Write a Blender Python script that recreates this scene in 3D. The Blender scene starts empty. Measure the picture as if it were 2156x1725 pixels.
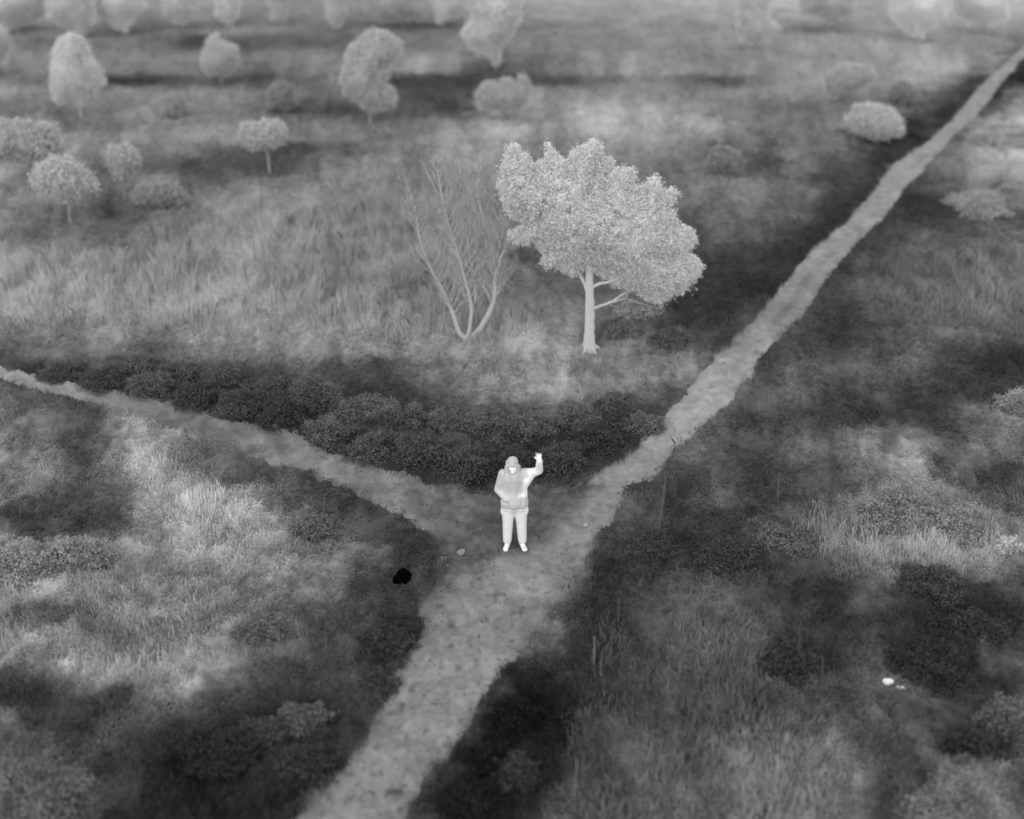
import bpy, bmesh, math, random
import numpy as np
from mathutils import Vector
random.seed(7)
rng = np.random.default_rng(7)
scene = bpy.context.scene

# ------------------------------------------------------------------ camera
CAM_H = 11.3
PITCH = math.radians(26.0)
F = 2602.0; CX = 1078.0; CY = 862.5           # focal length and centre of the survey grid
SP, CP = math.sin(PITCH), math.cos(PITCH)
cam_d = bpy.data.cameras.new("camera")
cam = bpy.data.objects.new("camera", cam_d)
scene.collection.objects.link(cam)
cam.location = (0, 0, CAM_H)
cam.rotation_euler = (math.pi/2 - PITCH, 0, 0)
cam_d.sensor_width = 36.0
cam_d.lens = 36.0*F/2156.0
cam_d.clip_end = 3000
cam_d.dof.use_dof = True
cam_d.dof.focus_distance = 22.5
cam_d.dof.aperture_fstop = 0.27
scene.camera = cam

# ------------------------------------------------------------------ world, sun, exposure
w = bpy.data.worlds.new("World"); scene.world = w; w.use_nodes = True
nt = w.node_tree; nt.nodes.clear()
sky = nt.nodes.new("ShaderNodeTexSky"); sky.sky_type = 'NISHITA'; sky.sun_disc = False
sky.sun_elevation = math.radians(38); sky.sun_rotation = math.radians(192)
bw = nt.nodes.new("ShaderNodeRGBToBW")
bg = nt.nodes.new("ShaderNodeBackground"); bg.inputs[1].default_value = 0.12
wo = nt.nodes.new("ShaderNodeOutputWorld")
nt.links.new(sky.outputs[0], bw.inputs[0]); nt.links.new(bw.outputs[0], bg.inputs[0]); nt.links.new(bg.outputs[0], wo.inputs[0])
sd = bpy.data.lights.new("sun", 'SUN'); sd.energy = 1.4; sd.angle = math.radians(140); sd.color = (1, 1, 1)
so = bpy.data.objects.new("sun", sd); scene.collection.objects.link(so)
so.rotation_euler = (math.radians(52), 0, math.radians(-12))
scene.view_settings.view_transform = 'Standard'
scene.view_settings.look = 'None'
scene.view_settings.exposure = 0.88
scene.view_settings.gamma = 1.0

# albedo of a surface that shows the grey g (0-255) when it lies open under this sky
GAIN = 1.35
COMP = dict(ground=1.35, leaf=2.55, grass=2.7, bark=1.35)
def lin(g):
    g = np.clip(np.asarray(g, dtype=float), 0, 255)/255.0
    return np.where(g <= 0.04045, g/12.92, ((g+0.055)/1.055)**2.4)
def alb(g, comp=1.0):
    return np.clip(lin(g)/GAIN*comp, 0.002, 0.9)

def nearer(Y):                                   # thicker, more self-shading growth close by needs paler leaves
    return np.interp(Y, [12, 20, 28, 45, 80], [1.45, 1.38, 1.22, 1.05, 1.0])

# ------------------------------------------------------------------ survey maths
def ground_at(x, y, z=0.0):
    u = (np.asarray(x, float)-CX)/F; v = (np.asarray(y, float)-CY)/F
    t = (CAM_H - z)/(SP + v*CP)
    return u*t, t*(CP - v*SP)
def plane_at(x, y, Y0):
    u = (np.asarray(x, float)-CX)/F; v = (np.asarray(y, float)-CY)/F
    t = Y0/(CP - v*SP)
    return u*t, CAM_H - t*(SP + v*CP)
def grid_of(X, Y, Z=0.0):
    zc = Y*CP + (CAM_H-Z)*SP
    dn = (CAM_H-Z)*CP - Y*SP
    return CX + F*X/zc, CY + F*dn/zc
def metre(Y0):                                   # grid units per metre at that distance
    return F/(Y0*CP + CAM_H*SP)

# ------------------------------------------------------------------ noise
def _h(ix, iy, seed):
    n = (ix.astype(np.int64)*374761393 + iy.astype(np.int64)*668265263 + seed*1442695041) & 0xffffffff
    n = ((n ^ (n >> 13))*1274126177) & 0xffffffff
    n = n ^ (n >> 16)
    return (n & 0xffffff)/float(0xffffff)
def vn(x, y, seed=0):
    x = np.asarray(x, float); y = np.asarray(y, float)
    ix = np.floor(x); iy = np.floor(y); fx = x-ix; fy = y-iy
    fx = fx*fx*fx*(fx*(fx*6-15)+10); fy = fy*fy*fy*(fy*(fy*6-15)+10)
    a = _h(ix, iy, seed); b = _h(ix+1, iy, seed); c = _h(ix, iy+1, seed); d = _h(ix+1, iy+1, seed)
    return (a*(1-fx)+b*fx)*(1-fy) + (c*(1-fx)+d*fx)*fy
def fbm(x, y, seed=0, oc=4):                     # about -1..1
    s = 0; a = 1; t = 0
    for k in range(oc):
        s = s + a*(vn(x*2**k + 17.3*k, y*2**k - 9.1*k, seed+k)*2-1); t += a; a *= 0.55
    return s/t*1.6

# ------------------------------------------------------------------ ground cover map (how warm and pale the plants of each patch are)
GX = np.arange(28)*80.0
ROWS = """0|155 155 150 135 130 130 135 125 125 125 120 125 135 140 140 140 140 138 140 140 145 150 150 135 145 150 155 150
35|150 150 145 125 120 125 125 125 120 115 115 125 120 130 135 130 128 130 130 130 135 140 135 135 135 140 145 145
60|135 130 130 120 110 120 120 120 115 105 105 105 110 110 110 112 115 125 125 125 125 115 120 130 135 140 140 125
90|110 108 112 110 105 78 90 95 90 95 115 105 115 120 115 115 115 120 125 130 130 130 130 130 130 125 115 105
125|125 122 125 115 115 115 115 110 115 120 125 125 120 105 110 118 125 128 118 110 120 120 125 125 130 130 115 75
150|122 120 120 110 110 115 105 105 115 115 120 120 115 85 100 120 125 125 125 118 120 120 130 130 130 135 110 60
170|108 108 110 70 78 95 95 85 100 115 90 75 75 80 85 90 105 110 105 80 110 115 125 130 130 110 75 50
200|130 125 115 120 122 122 120 115 112 110 100 85 85 110 130 125 120 118 115 115 120 118 115 115 110 85 60 110
235|110 112 125 128 128 125 115 105 95 85 100 95 80 130 135 138 140 138 130 115 110 100 105 115 95 65 95 140
265|128 120 105 105 115 120 118 120 115 115 115 110 115 132 138 138 138 138 132 125 115 115 115 110 60 70 130 145
290|140 130 120 120 122 125 125 120 115 112 100 115 125 128 130 132 132 130 125 110 105 110 110 70 50 100 135 150
315|140 130 125 120 118 105 90 78 75 90 110 115 125 120 112 110 112 118 110 85 95 110 95 60 60 110 140 150
350|140 130 125 90 85 80 78 80 95 105 115 120 125 122 112 108 108 110 100 95 75 100 75 50 90 110 135 150
385|135 130 115 105 120 100 95 110 115 115 120 122 122 120 110 105 100 98 95 105 100 85 60 60 70 90 125 140
420|125 118 105 90 95 115 120 125 128 125 122 122 120 118 110 100 90 85 90 100 100 85 50 50 45 60 100 90
450|110 105 95 65 85 118 125 128 130 125 122 122 120 115 110 100 90 80 85 95 95 75 42 60 50 50 85 70
500|110 98 98 90 105 122 128 132 130 122 122 122 122 118 95 85 90 85 70 80 75 50 50 60 80 75 90 95
550|135 132 130 125 125 130 132 132 128 125 128 125 120 115 75 75 85 90 55 50 45 40 60 75 95 100 105 110
600|135 135 135 135 133 133 133 130 128 125 120 112 112 115 105 95 105 100 60 45 40 45 60 95 105 112 112 115
650|132 132 132 130 130 132 132 130 130 128 125 120 118 120 125 115 115 100 50 50 55 70 60 85 100 105 110 105
700|112 112 110 112 115 118 125 125 125 125 128 128 125 125 130 120 112 100 65 60 70 60 48 60 85 90 85 90
745|70 90 92 92 95 98 105 110 108 112 115 110 112 120 118 125 118 110 100 70 60 60 60 75 85 75 45 40
780|60 45 60 60 65 65 80 90 85 80 65 90 115 118 115 125 118 112 100 75 70 80 85 85 85 60 45 45
830|90 75 60 50 60 55 45 60 60 80 50 70 85 110 115 118 118 95 70 80 80 80 70 65 50 50 60 75
870|95 75 85 115 130 115 55 45 60 80 60 60 75 85 80 75 65 75 80 75 70 55 50 48 50 60 100 140
920|100 90 80 105 128 125 112 65 50 50 60 75 75 70 60 45 45 65 85 75 65 75 85 90 100 75 90 100
960|105 95 78 112 128 105 85 100 75 45 40 50 60 50 40 40 50 75 80 70 60 85 90 110 130 85 85 90
1000|95 100 95 105 130 130 75 60 80 60 45 40 50 45 45 42 60 70 60 70 60 70 80 90 115 90 65 60
1050|90 90 70 85 125 135 135 90 65 60 60 70 85 80 75 90 80 60 50 75 60 75 85 110 130 110 75 85
1100|65 55 65 65 115 130 135 125 90 75 65 60 65 85 85 90 85 70 50 55 65 80 100 120 135 130 115 90
1150|135 130 120 115 115 120 125 115 100 95 85 50 75 90 95 100 70 60 45 60 70 85 115 135 138 138 130 130
1200|135 135 125 110 118 120 120 120 110 100 75 45 90 105 110 95 50 60 60 60 60 75 85 110 120 125 120 100
1250|125 130 120 115 115 115 110 115 100 90 60 50 70 100 110 90 55 75 80 80 65 50 55 75 60 50 55 60
1300|110 90 100 115 118 118 110 100 90 75 50 45 90 100 105 60 45 75 82 85 90 60 50 45 50 40 45 50
1350|120 125 115 95 110 125 120 90 80 70 45 45 100 110 80 50 45 70 85 95 95 50 45 60 50 38 60 55
1400|120 125 120 120 118 122 115 85 78 70 45 60 110 100 60 45 50 75 80 88 85 60 50 75 60 45 75 80
1440|75 65 95 115 120 120 100 80 70 70 60 80 110 80 35 50 55 75 78 80 90 95 80 80 85 60 45 70
1480|60 55 60 65 95 90 75 60 60 55 50 90 100 60 20 30 60 70 78 80 70 85 80 75 60 50 55 95
1520|95 60 60 80 80 60 60 55 40 40 60 110 100 40 15 30 70 75 78 85 95 90 85 85 70 60 50 110
1570|80 90 70 85 60 40 25 45 60 45 70 110 60 25 25 40 75 90 85 100 105 110 105 80 75 60 55 85
1620|110 105 90 70 40 20 30 40 45 30 110 90 40 25 30 50 80 95 88 95 110 110 110 80 70 110 105 80
1670|110 110 95 55 35 25 45 45 40 60 110 60 30 20 35 70 85 95 95 100 110 110 100 75 75 115 115 80
1725|105 100 90 45 40 50 30 35 50 100 100 50 45 30 50 80 90 95 95 98 105 108 95 70 80 115 110 85"""
GY = []; GT = []
for line in ROWS.split("\n"):
    a, b = line.split("|"); GY.append(float(a)); GT.append([float(t) for t in b.split()])
GY = np.array(GY); GT = np.array(GT)
GT[(GY > 950) & (GY < 1420), 3:7] += 7
def sample_map(x, y):
    x = np.clip(x, 0, 2159.9)/80.0; ix = np.floor(x).astype(int); fx = x-ix
    y = np.clip(y, 0, 1724.9); iy = np.clip(np.searchsorted(GY, y, side='right')-1, 0, len(GY)-2)
    fy = (y-GY[iy])/(GY[iy+1]-GY[iy])
    fx = fx*fx*(3-2*fx); fy = fy*fy*(3-2*fy)
    ix1 = np.minimum(ix+1, 27)
    return (GT[iy, ix]*(1-fx)+GT[iy, ix1]*fx)*(1-fy) + (GT[iy+1, ix]*(1-fx)+GT[iy+1, ix1]*fx)*fy
def cover(X, Y):
    X = np.asarray(X, float); Y = np.asarray(Y, float)
    gx, gy = grid_of(X, Y)
    m = metre(Y)
    wx = fbm(X/0.6, Y/0.8, 11, 4)*0.32*m; wy = fbm(X/0.6, Y/0.8, 31, 4)*0.17*m
    far = np.clip((Y-20)/50, 0, 1)
    wx = wx*(1+1.2*far); wy = wy*(1-0.55*far)
    t = sample_map(gx+wx, gy+wy*(1-0.5*far))
    t = t + (t-118)*0.45*np.clip((Y-40)/12, 0, 1)*np.where(t < 118, 1, 0.35)
    sc = 1+far*1.5
    d = fbm(X/(0.9*sc), Y/(1.3*sc), 51, 3)*12 + fbm(X/(0.25*sc), Y/(0.33*sc), 71, 3)*8 + np.tanh(3.5*fbm(X/(0.42*sc), Y/(0.42*sc), 61, 3))*9 + np.tanh(3*fbm(X/(0.15*sc), Y/(0.17*sc), 81, 2))*4
    t = t*(1+d*(1-0.55*far)/110.0)
    return np.clip(np.where(t < 70, t+(70-t)*0.16, t), 8, 200)

# ------------------------------------------------------------------ the paths (edges as surveyed)
PATH_L = [(2240,20),(2156,95),(2080,165),(2000,255),(1950,300),(1880,345),(1840,400),(1790,460),(1730,510),(1680,560),(1640,610),(1600,660),(1560,700),(1500,760),(1440,830),(1400,880),(1350,930),(1300,970),(1250,1010),(1210,1045),(1160,1100),(1110,1140),(1040,1165),(960,1172),(930,1185),(935,1215),(890,1265),(880,1330),(845,1400),(825,1460),(785,1520),(738,1590),(688,1650),(625,1725),(540,1830)]
PATH_R = [(2240,60),(2144,135),(2100,189),(2053,250),(2002,293),(1961,341),(1901,401),(1864,455),(1823,496),(1783,540),(1749,577),(1732,603),(1692,664),(1658,694),(1617,741),(1570,809),(1516,866),(1462,914),(1428,950),(1390,995),(1325,1040),(1290,1090),(1245,1150),(1235,1190),(1190,1250),(1150,1310),(1100,1380),(1030,1440),(1000,1500),(945,1590),(900,1645),(848,1725),(780,1830)]
SIDE_T = [(-60,757),(0,770),(60,785),(120,800),(180,815),(260,830),(330,843),(400,862),(470,882),(560,897),(650,927),(720,957),(800,987),(880,1010),(950,1030),(1040,1040),(1130,1038),(1215,1038)]
SIDE_B = [(-60,778),(0,795),(60,815),(150,840),(225,860),(300,880),(380,905),(470,932),(560,965),(640,990),(720,1020),(800,1060),(860,1092),(905,1125),(930,1180),(1000,1175),(1110,1140)]
def inside(px, py, poly):
    r = np.zeros(px.shape, bool); n = len(poly)
    for i in range(n):
        x0, y0 = poly[i]; x1, y1 = poly[(i+1) % n]
        if y0 == y1: continue
        c = ((y0 > py) != (y1 > py)) & (px < (x1-x0)*(py-y0)/(y1-y0)+x0)
        r ^= c
    return r
MAIN_POLY = PATH_L + PATH_R[::-1]
SIDE_POLY = SIDE_T + [(1180,1080)] + SIDE_B[::-1]
def edge_dist(px, py, line):
    d = np.full(px.shape, 1e9)
    for (x0, y0), (x1, y1) in zip(line[:-1], line[1:]):
        dx, dy = x1-x0, y1-y0; t = np.clip(((px-x0)*dx+(py-y0)*dy)/(dx*dx+dy*dy), 0, 1)
        d = np.minimum(d, np.hypot(px-x0-t*dx, py-y0-t*dy))
    return d
def path_mask(X, Y):
    gx, gy = grid_of(X, Y); m = metre(Y)
    wx = (fbm(X/0.34, Y/0.42, 91, 5)*0.12)*m; wy = (fbm(X/0.34, Y/0.42, 97, 5)*0.07)*m
    k = np.interp(Y, [20, 32], [1, 0.35]); wx = wx*k; wy = wy*k
    gx = gx+wx; gy = gy+wy
    a = inside(gx, gy, MAIN_POLY); b = inside(gx, gy, SIDE_POLY)
    return a, b, gx, gy
def path_tone(X, Y, gx, gy, a, b):
    base = sample_map(gx, gy)
    tm = np.interp(gy, [100,300,500,600,640,700,800,880,950,1040,1120,1200,1300,1500,1725], [136,138,138,132,128,138,150,152,144,134,134,134,134,137,140])
    ts = np.interp(gx, [0,150,260,400,550,700,850,930,1050,1200], [146,142,128,112,120,120,116,98,88,84])
    # worn wheel lines stay pale, the grassy middle is a little darker
    mid = np.zeros(X.shape)
    pl = np.array(PATH_L); pr = np.array(PATH_R)
    xl = np.interp(gy, pl[:,1], pl[:,0]); xr = np.interp(gy, pr[:,1], pr[:,0])
    k = np.clip((gx-xl)/np.maximum(xr-xl, 5), 0, 1)
    mid = np.exp(-((k-0.5)/0.13)**2)*np.interp(gy, [150,500,620,720,800,2000], [0,6,20,8,0,0])*(0.5+vn(X/0.5, Y/0.8, 5))
    left_old = np.clip(1-k*2.6, 0, 1)*np.interp(gy, [1100,1180,1350,1450], [0,22,16,0])
    t = np.where(a, tm-mid-left_old, ts)
    junction = np.where(a & (gy > 1020) & (gy < 1200), np.clip(1-k*2.2, 0, 1), 0)
    t = t*(1-junction)+junction*np.maximum(base, 96)
    streak = fbm(X/0.35+Y/0.9, Y/0.9-X/1.6, 15, 3)
    n1 = fbm(X/0.12, Y/0.16, 25, 3); n2 = fbm(X/0.5, Y/0.7, 35, 3)
    t = t + streak*np.where(a, 5, 12) + n1*6 + n2*7 + np.tanh(4*fbm(X/0.19, Y/0.2, 65, 3))*6 + np.tanh(4*fbm(X/0.07, Y/0.08, 66, 2))*np.interp(Y, [15, 22], [4, 1])
    pits = np.clip(vn(X/0.13, Y/0.17, 45)-0.80, 0, 1)*np.interp(gy, [1100,1300,1725], [40,130,140])
    return np.clip(t-pits, 40, 175)

def relief(X, Y, onpath):
    rough = fbm(X/1.7, Y/1.9, 201, 3)*0.10 + np.abs(fbm(X/0.55, Y/0.6, 211, 3))*0.10 + fbm(X/0.16, Y/0.18, 221, 2)*0.03
    worn = fbm(X/2.2, Y/2.4, 201, 2)*0.03 + fbm(X/0.2, Y/0.25, 231, 3)*0.026 - 0.03
    return rough*(1-onpath) + worn*onpath
def height(X, Y):
    a, b, _, _ = path_mask(np.asarray(X, float), np.asarray(Y, float))
    return relief(np.asarray(X, float), np.asarray(Y, float), (a | b).astype(float))

# ------------------------------------------------------------------ mesh helpers
def tag(o, label=None, cat=None, group=None, kind=None):
    if label: o["label"] = label
    if cat: o["category"] = cat
    if group: o["group"] = group
    if kind: o["kind"] = kind
    return o
def set_tone(me, vals):
    at = me.attributes.new("tone", 'FLOAT', 'POINT')
    at.data.foreach_set("value", np.asarray(vals, np.float32))
def link(name, me, mat, parent=None):
    me.materials.append(mat)
    o = bpy.data.objects.new(name, me); scene.collection.objects.link(o)
    if parent is not None: o.parent = parent
    return o
def raw_mesh(name, co, faces_n, idx, tone, smooth=False):
    me = bpy.data.meshes.new(name)
    co = np.asarray(co, np.float32).reshape(-1, 3)
    me.vertices.add(len(co)); me.vertices.foreach_set("co", co.ravel())
    nf = len(idx)//faces_n
    me.loops.add(len(idx)); me.loops.foreach_set("vertex_index", np.asarray(idx, np.int32))
    me.polygons.add(nf)
    me.polygons.foreach_set("loop_start", np.arange(0, nf*faces_n, faces_n, dtype=np.int32))
    me.polygons.foreach_set("loop_total", np.full(nf, faces_n, np.int32))
    if smooth: me.polygons.foreach_set("use_smooth", np.ones(nf, bool))
    me.update(calc_edges=True)
    set_tone(me, tone)
    return me
def leaf_mesh(name, P, size, tone, up=0.0, long=1.5):
    """one folded leaf-shaped quad at each point"""
    n = len(P); N = rng.normal(size=(n, 3)); N[:, 2] += up; N /= np.linalg.norm(N, axis=1)[:, None]
    A = np.cross(N, rng.normal(size=(n, 3))); A /= np.linalg.norm(A, axis=1)[:, None]
    B = np.cross(N, A)
    s = np.asarray(size)*np.ones(n); s = s[:, None]*rng.uniform(0.7, 1.3, (n, 1))
    q = np.stack([P-A*s*long*0.5, P+B*s*0.42+N*s*0.08, P+A*s*long*0.5, P-B*s*0.42+N*s*0.08], axis=1)
    return raw_mesh(name, q, 4, np.arange(4*n), np.repeat(tone, 4))
def blade_mesh(name, P, h, wd, tone, lean=0.25):
    n = len(P); ang = rng.uniform(0, 2*np.pi, n); h = h*rng.uniform(0.6, 1.25, n); l = rng.normal(size=(n, 2))*lean*h[:, None]
    side = np.stack([np.cos(ang), np.sin(ang), np.zeros(n)], 1)*(wd*rng.uniform(0.7, 1.3, n))[:, None]*0.5
    mid = P + np.stack([l[:, 0]*0.4, l[:, 1]*0.4, h*0.7], 1)
    tip = P + np.stack([l[:, 0]*1.3, l[:, 1]*1.3, h], 1)
    co = np.stack([P-side, P+side, mid+side*0.8, tip, mid-side*0.8], 1).reshape(-1, 3)
    me = bpy.data.meshes.new(name)
    me.vertices.add(len(co)); me.vertices.foreach_set("co", co.astype(np.float32).ravel())
    me.loops.add(5*n); me.loops.foreach_set("vertex_index", np.arange(5*n, dtype=np.int32))
    me.polygons.add(n); me.polygons.foreach_set("loop_start", np.arange(0, 5*n, 5, dtype=np.int32)); me.polygons.foreach_set("loop_total", np.full(n, 5, np.int32))
    me.update(calc_edges=True); set_tone(me, np.repeat(tone, 5))
    return me

# ------------------------------------------------------------------ materials
def base_mat(name):
    m = bpy.data.materials.new(name); m.use_nodes = True; t = m.node_tree; t.nodes.clear()
    out = t.nodes.new("ShaderNodeOutputMaterial"); return m, t, out
def tone_nodes(t, vary, scale):
    at = t.nodes.new("ShaderNodeAttribute"); at.attribute_name = "tone"
    tc = t.nodes.new("ShaderNodeTexCoord")
    nz = t.nodes.new("ShaderNodeTexNoise"); nz.inputs["Scale"].default_value = scale; nz.inputs["Detail"].default_value = 4
    t.links.new(tc.outputs["Object"], nz.inputs["Vector"])
    mr = t.nodes.new("ShaderNodeMapRange"); mr.inputs[1].default_value = 0.3; mr.inputs[2].default_value = 0.7
    mr.inputs[3].default_value = 1-vary; mr.inputs[4].default_value = 1+vary
    t.links.new(nz.outputs[0], mr.inputs[0])
    mu = t.nodes.new("ShaderNodeMath"); mu.operation = 'MULTIPLY'
    t.links.new(at.outputs["Fac"], mu.inputs[0]); t.links.new(mr.outputs[0], mu.inputs[1])
    return mu, nz
def leaf_material(name, vary=0.08, scale=3.0, trans=0.3):
    m, t, out = base_mat(name); mu, _ = tone_nodes(t, vary, scale)
    d = t.nodes.new("ShaderNodeBsdfDiffuse"); tr = t.nodes.new("ShaderNodeBsdfTranslucent"); mx = t.nodes.new("ShaderNodeMixShader")
    mx.inputs[0].default_value = trans
    t.links.new(mu.outputs[0], d.inputs[0]); t.links.new(mu.outputs[0], tr.inputs[0])
    t.links.new(d.outputs[0], mx.inputs[1]); t.links.new(tr.outputs[0], mx.inputs[2]); t.links.new(mx.outputs[0], out.inputs[0])
    return m
def soil_material(name, vary, scale, bump):
    m, t, out = base_mat(name); mu, nz = tone_nodes(t, vary, scale)
    d = t.nodes.new("ShaderNodeBsdfDiffuse"); d.inputs[1].default_value = 1
    b = t.nodes.new("ShaderNodeBump"); b.inputs["Strength"].default_value = bump; b.inputs["Distance"].default_value = 0.03
    t.links.new(nz.outputs[0], b.inputs["Height"]); t.links.new(b.outputs[0], d.inputs["Normal"])
    t.links.new(mu.outputs[0], d.inputs[0]); t.links.new(d.outputs[0], out.inputs[0])
    return m
def cloth_material(name, vary, scale):
    m, t, out = base_mat(name); mu, nz = tone_nodes(t, vary, scale)
    p = t.nodes.new("ShaderNodeBsdfPrincipled"); p.inputs["Roughness"].default_value = 0.9; p.inputs["Specular IOR Level"].default_value = 0.1
    p.inputs["Sheen Weight"].default_value = 1.0; p.inputs["Sheen Roughness"].default_value = 0.3
    b = t.nodes.new("ShaderNodeBump"); b.inputs["Strength"].default_value = 0.5; b.inputs["Distance"].default_value = 0.02
    t.links.new(nz.outputs[0], b.inputs["Height"]); t.links.new(b.outputs[0], p.inputs["Normal"])
    t.links.new(mu.outputs[0], p.inputs["Base Color"]); t.links.new(p.outputs[0], out.inputs[0])
    return m
def plain_material(name, value, vary=0.06, scale=20.0, sheen=0.0, rough=0.9, bump=0.2):
    m, t, out = base_mat(name)
    tc = t.nodes.new("ShaderNodeTexCoord"); nz = t.nodes.new("ShaderNodeTexNoise"); nz.inputs["Scale"].default_value = scale; nz.inputs["Detail"].default_value = 5
    t.links.new(tc.outputs["Object"], nz.inputs["Vector"])
    cr = t.nodes.new("ShaderNodeValToRGB"); lo, hi = value*(1-vary), min(value*(1+vary), 0.95)
    cr.color_ramp.elements[0].position = 0.3; cr.color_ramp.elements[0].color = (lo, lo, lo, 1)
    cr.color_ramp.elements[1].position = 0.7; cr.color_ramp.elements[1].color = (hi, hi, hi, 1)
    p = t.nodes.new("ShaderNodeBsdfPrincipled"); p.inputs["Roughness"].default_value = rough; p.inputs["Specular IOR Level"].default_value = 0.15
    p.inputs["Sheen Weight"].default_value = sheen; p.inputs["Sheen Roughness"].default_value = 0.35
    b = t.nodes.new("ShaderNodeBump"); b.inputs["Strength"].default_value = bump; b.inputs["Distance"].default_value = 0.01
    t.links.new(nz.outputs[0], cr.inputs[0]); t.links.new(cr.outputs[0], p.inputs["Base Color"])
    t.links.new(nz.outputs[0], b.inputs["Height"]); t.links.new(b.outputs[0], p.inputs["Normal"]); t.links.new(p.outputs[0], out.inputs[0])
    return m
M_GROUND = soil_material("ground_cover", 0.10, 5.0, 0.5)
M_PATH = soil_material("trodden_earth", 0.06, 14.0, 0.9)
M_LEAF = leaf_material("leaves", 0.05, 3.0, 0.5)
M_GRASS = leaf_material("grass_blades", 0.05, 1.0, 0.5)
M_BARK = soil_material("bark", 0.08, 25.0, 0.6)

# ------------------------------------------------------------------ ground and paths, one tessellation split by what covers it
def frac_rows():
    v0, v1 = 1790.0, -60.0
    ys = []
    near = [-60, -20, 0, 4, 8]
    vs = np.linspace(v0, v1, 760)
    _, yy = ground_at(CX, vs)
    ys = list(near) + list(yy) + list(yy[-1] + np.array([3, 8, 16, 30, 55, 100, 190, 400, 800, 1500]))
    return np.array(ys)
RY = frac_rows()
RS = np.concatenate([-np.array([30, 10, 5, 3, 2, 1.4, 1.1, 0.9, 0.78, 0.70]), np.linspace(-0.65, 0.65, 1050), np.array([0.70, 0.78, 0.9, 1.1, 1.4, 2, 3, 5, 10, 30])])
sy = np.maximum(RY, 9.0)
X = RS[None, :]*sy[:, None]; Y = np.repeat(RY[:, None], len(RS), 1)
a, b, gx, gy = path_mask(X, Y)
onp = (a | b)
tone = cover(X, Y); ptone = path_tone(X, Y, gx, gy, a, b)
Z = relief(X, Y, onp.astype(float))
ng, nsx = X.shape
co = np.stack([X, Y, Z], 2).reshape(-1, 3)
i = np.arange(ng*nsx).reshape(ng, nsx)
quads = np.stack([i[:-1, :-1], i[:-1, 1:], i[1:, 1:], i[1:, :-1]], 2).reshape(-1, 4)
isp = (onp[:-1, :-1].astype(int)+onp[:-1, 1:]+onp[1:, 1:]+onp[1:, :-1]).reshape(-1) >= 2
def sub_sheet(name, sel, tn, mat):
    q = quads[sel]; used = np.unique(q); rm = np.full(len(co), -1); rm[used] = np.arange(len(used))
    me = raw_mesh(name, co[used], 4, rm[q].ravel(), tn.ravel()[used], smooth=True)
    return tag(link(name, me, mat), kind='structure')
sub_sheet("ground", ~isp, alb(tone, COMP['ground']*nearer(Y)), M_GROUND)
sub_sheet("path", isp, alb(ptone, 1.2), M_PATH)

# ------------------------------------------------------------------ low ground cover: countless small leaves and blades
def scatter(n, v_lo, v_hi, s_lim=0.62):
    v = rng.uniform(v_lo, v_hi, n); _, Yp = ground_at(CX, v); Yp = Yp
    Xp = rng.uniform(-s_lim, s_lim, n)*Yp
    return Xp, Yp
PX, PY = [float(t) for t in ground_at(1083, 1146)]
Xp, Yp = scatter(620000, -40, 1780)
jx = rng.normal(size=(2, len(Xp)))*0.05
a, b, _, _ = path_mask(Xp+jx[0], Yp+jx[1]); keep = ~(a | b) & (np.hypot(Xp-PX, Yp-PY+0.3) > 0.7)
Xp, Yp = Xp[keep], Yp[keep]
T = cover(Xp, Yp)
den = np.clip(fbm(Xp/0.8, Yp/0.9, 301, 3)+0.75, 0.12, 1); keep = rng.random(len(Xp)) < den
Xp, Yp, T = Xp[keep], Yp[keep], T[keep]
Zp = relief(Xp, Yp, 0) + rng.uniform(0.0, 0.055, len(Xp))
far = np.clip((Yp-15)/60, 0, 1)
me = leaf_mesh("ground_plants", np.stack([Xp, Yp, Zp], 1), 0.034+0.06*far, alb(T*rng.normal(1, 0.03, len(T)), COMP['leaf']*0.86*nearer(Yp)), up=1.6, long=1.4)
tag(link("ground_plants", me, M_LEAF), "low leafy herbs and moss covering the ground between the paths", "ground cover", kind='stuff')
Xp, Yp = scatter(130000, -40, 1780)
jx = rng.normal(size=(2, len(Xp)))*0.06
a, b, _, _ = path_mask(Xp+jx[0], Yp+jx[1]); keep = ~(a | b) & (np.hypot(Xp-PX, Yp-PY+0.3) > 0.7) & (rng.random(len(Xp)) < np.clip(fbm(Xp/1.2, Yp/1.4, 321, 3)+0.5, 0.05, 1))
Xp, Yp = Xp[keep], Yp[keep]; T = cover(Xp, Yp)
far = np.clip((Yp-15)/60, 0, 1)
me = blade_mesh("grass", np.stack([Xp, Yp, relief(Xp, Yp, 0)-0.01], 1), 0.13+0.10*far, 0.012+0.022*far, alb(T*rng.normal(1, 0.03, len(T)), COMP['grass']*nearer(Yp)))
tag(link("grass", me, M_GRASS), "short rough grass on both sides of the earth paths", "grass", kind='stuff')
# small tufts along and on the trodden earth
Xp, Yp = scatter(90000, 100, 1780)
a, b, gx, gy = path_mask(Xp, Yp); on = a | b
sel = on & (np.hypot(Xp-PX, Yp-PY) > 0.35) & (vn(Xp/0.10, Yp/0.12, 401) > 0.72) & (rng.random(len(Xp)) < 0.6)
Xp, Yp = Xp[sel], Yp[sel]; pt = path_tone(Xp, Yp, gx[sel], gy[sel], a[sel], b[sel])
me = leaf_mesh("path_debris", np.stack([Xp, Yp, relief(Xp, Yp, 1)+0.006], 1), 0.03, alb(pt*rng.normal(0.96, 0.05, len(pt)), 1.25), up=2.5)
tag(link("path_debris", me, M_LEAF), "trampled leaves and clods strewn over the earth paths", "leaf litter", kind='stuff')

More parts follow.
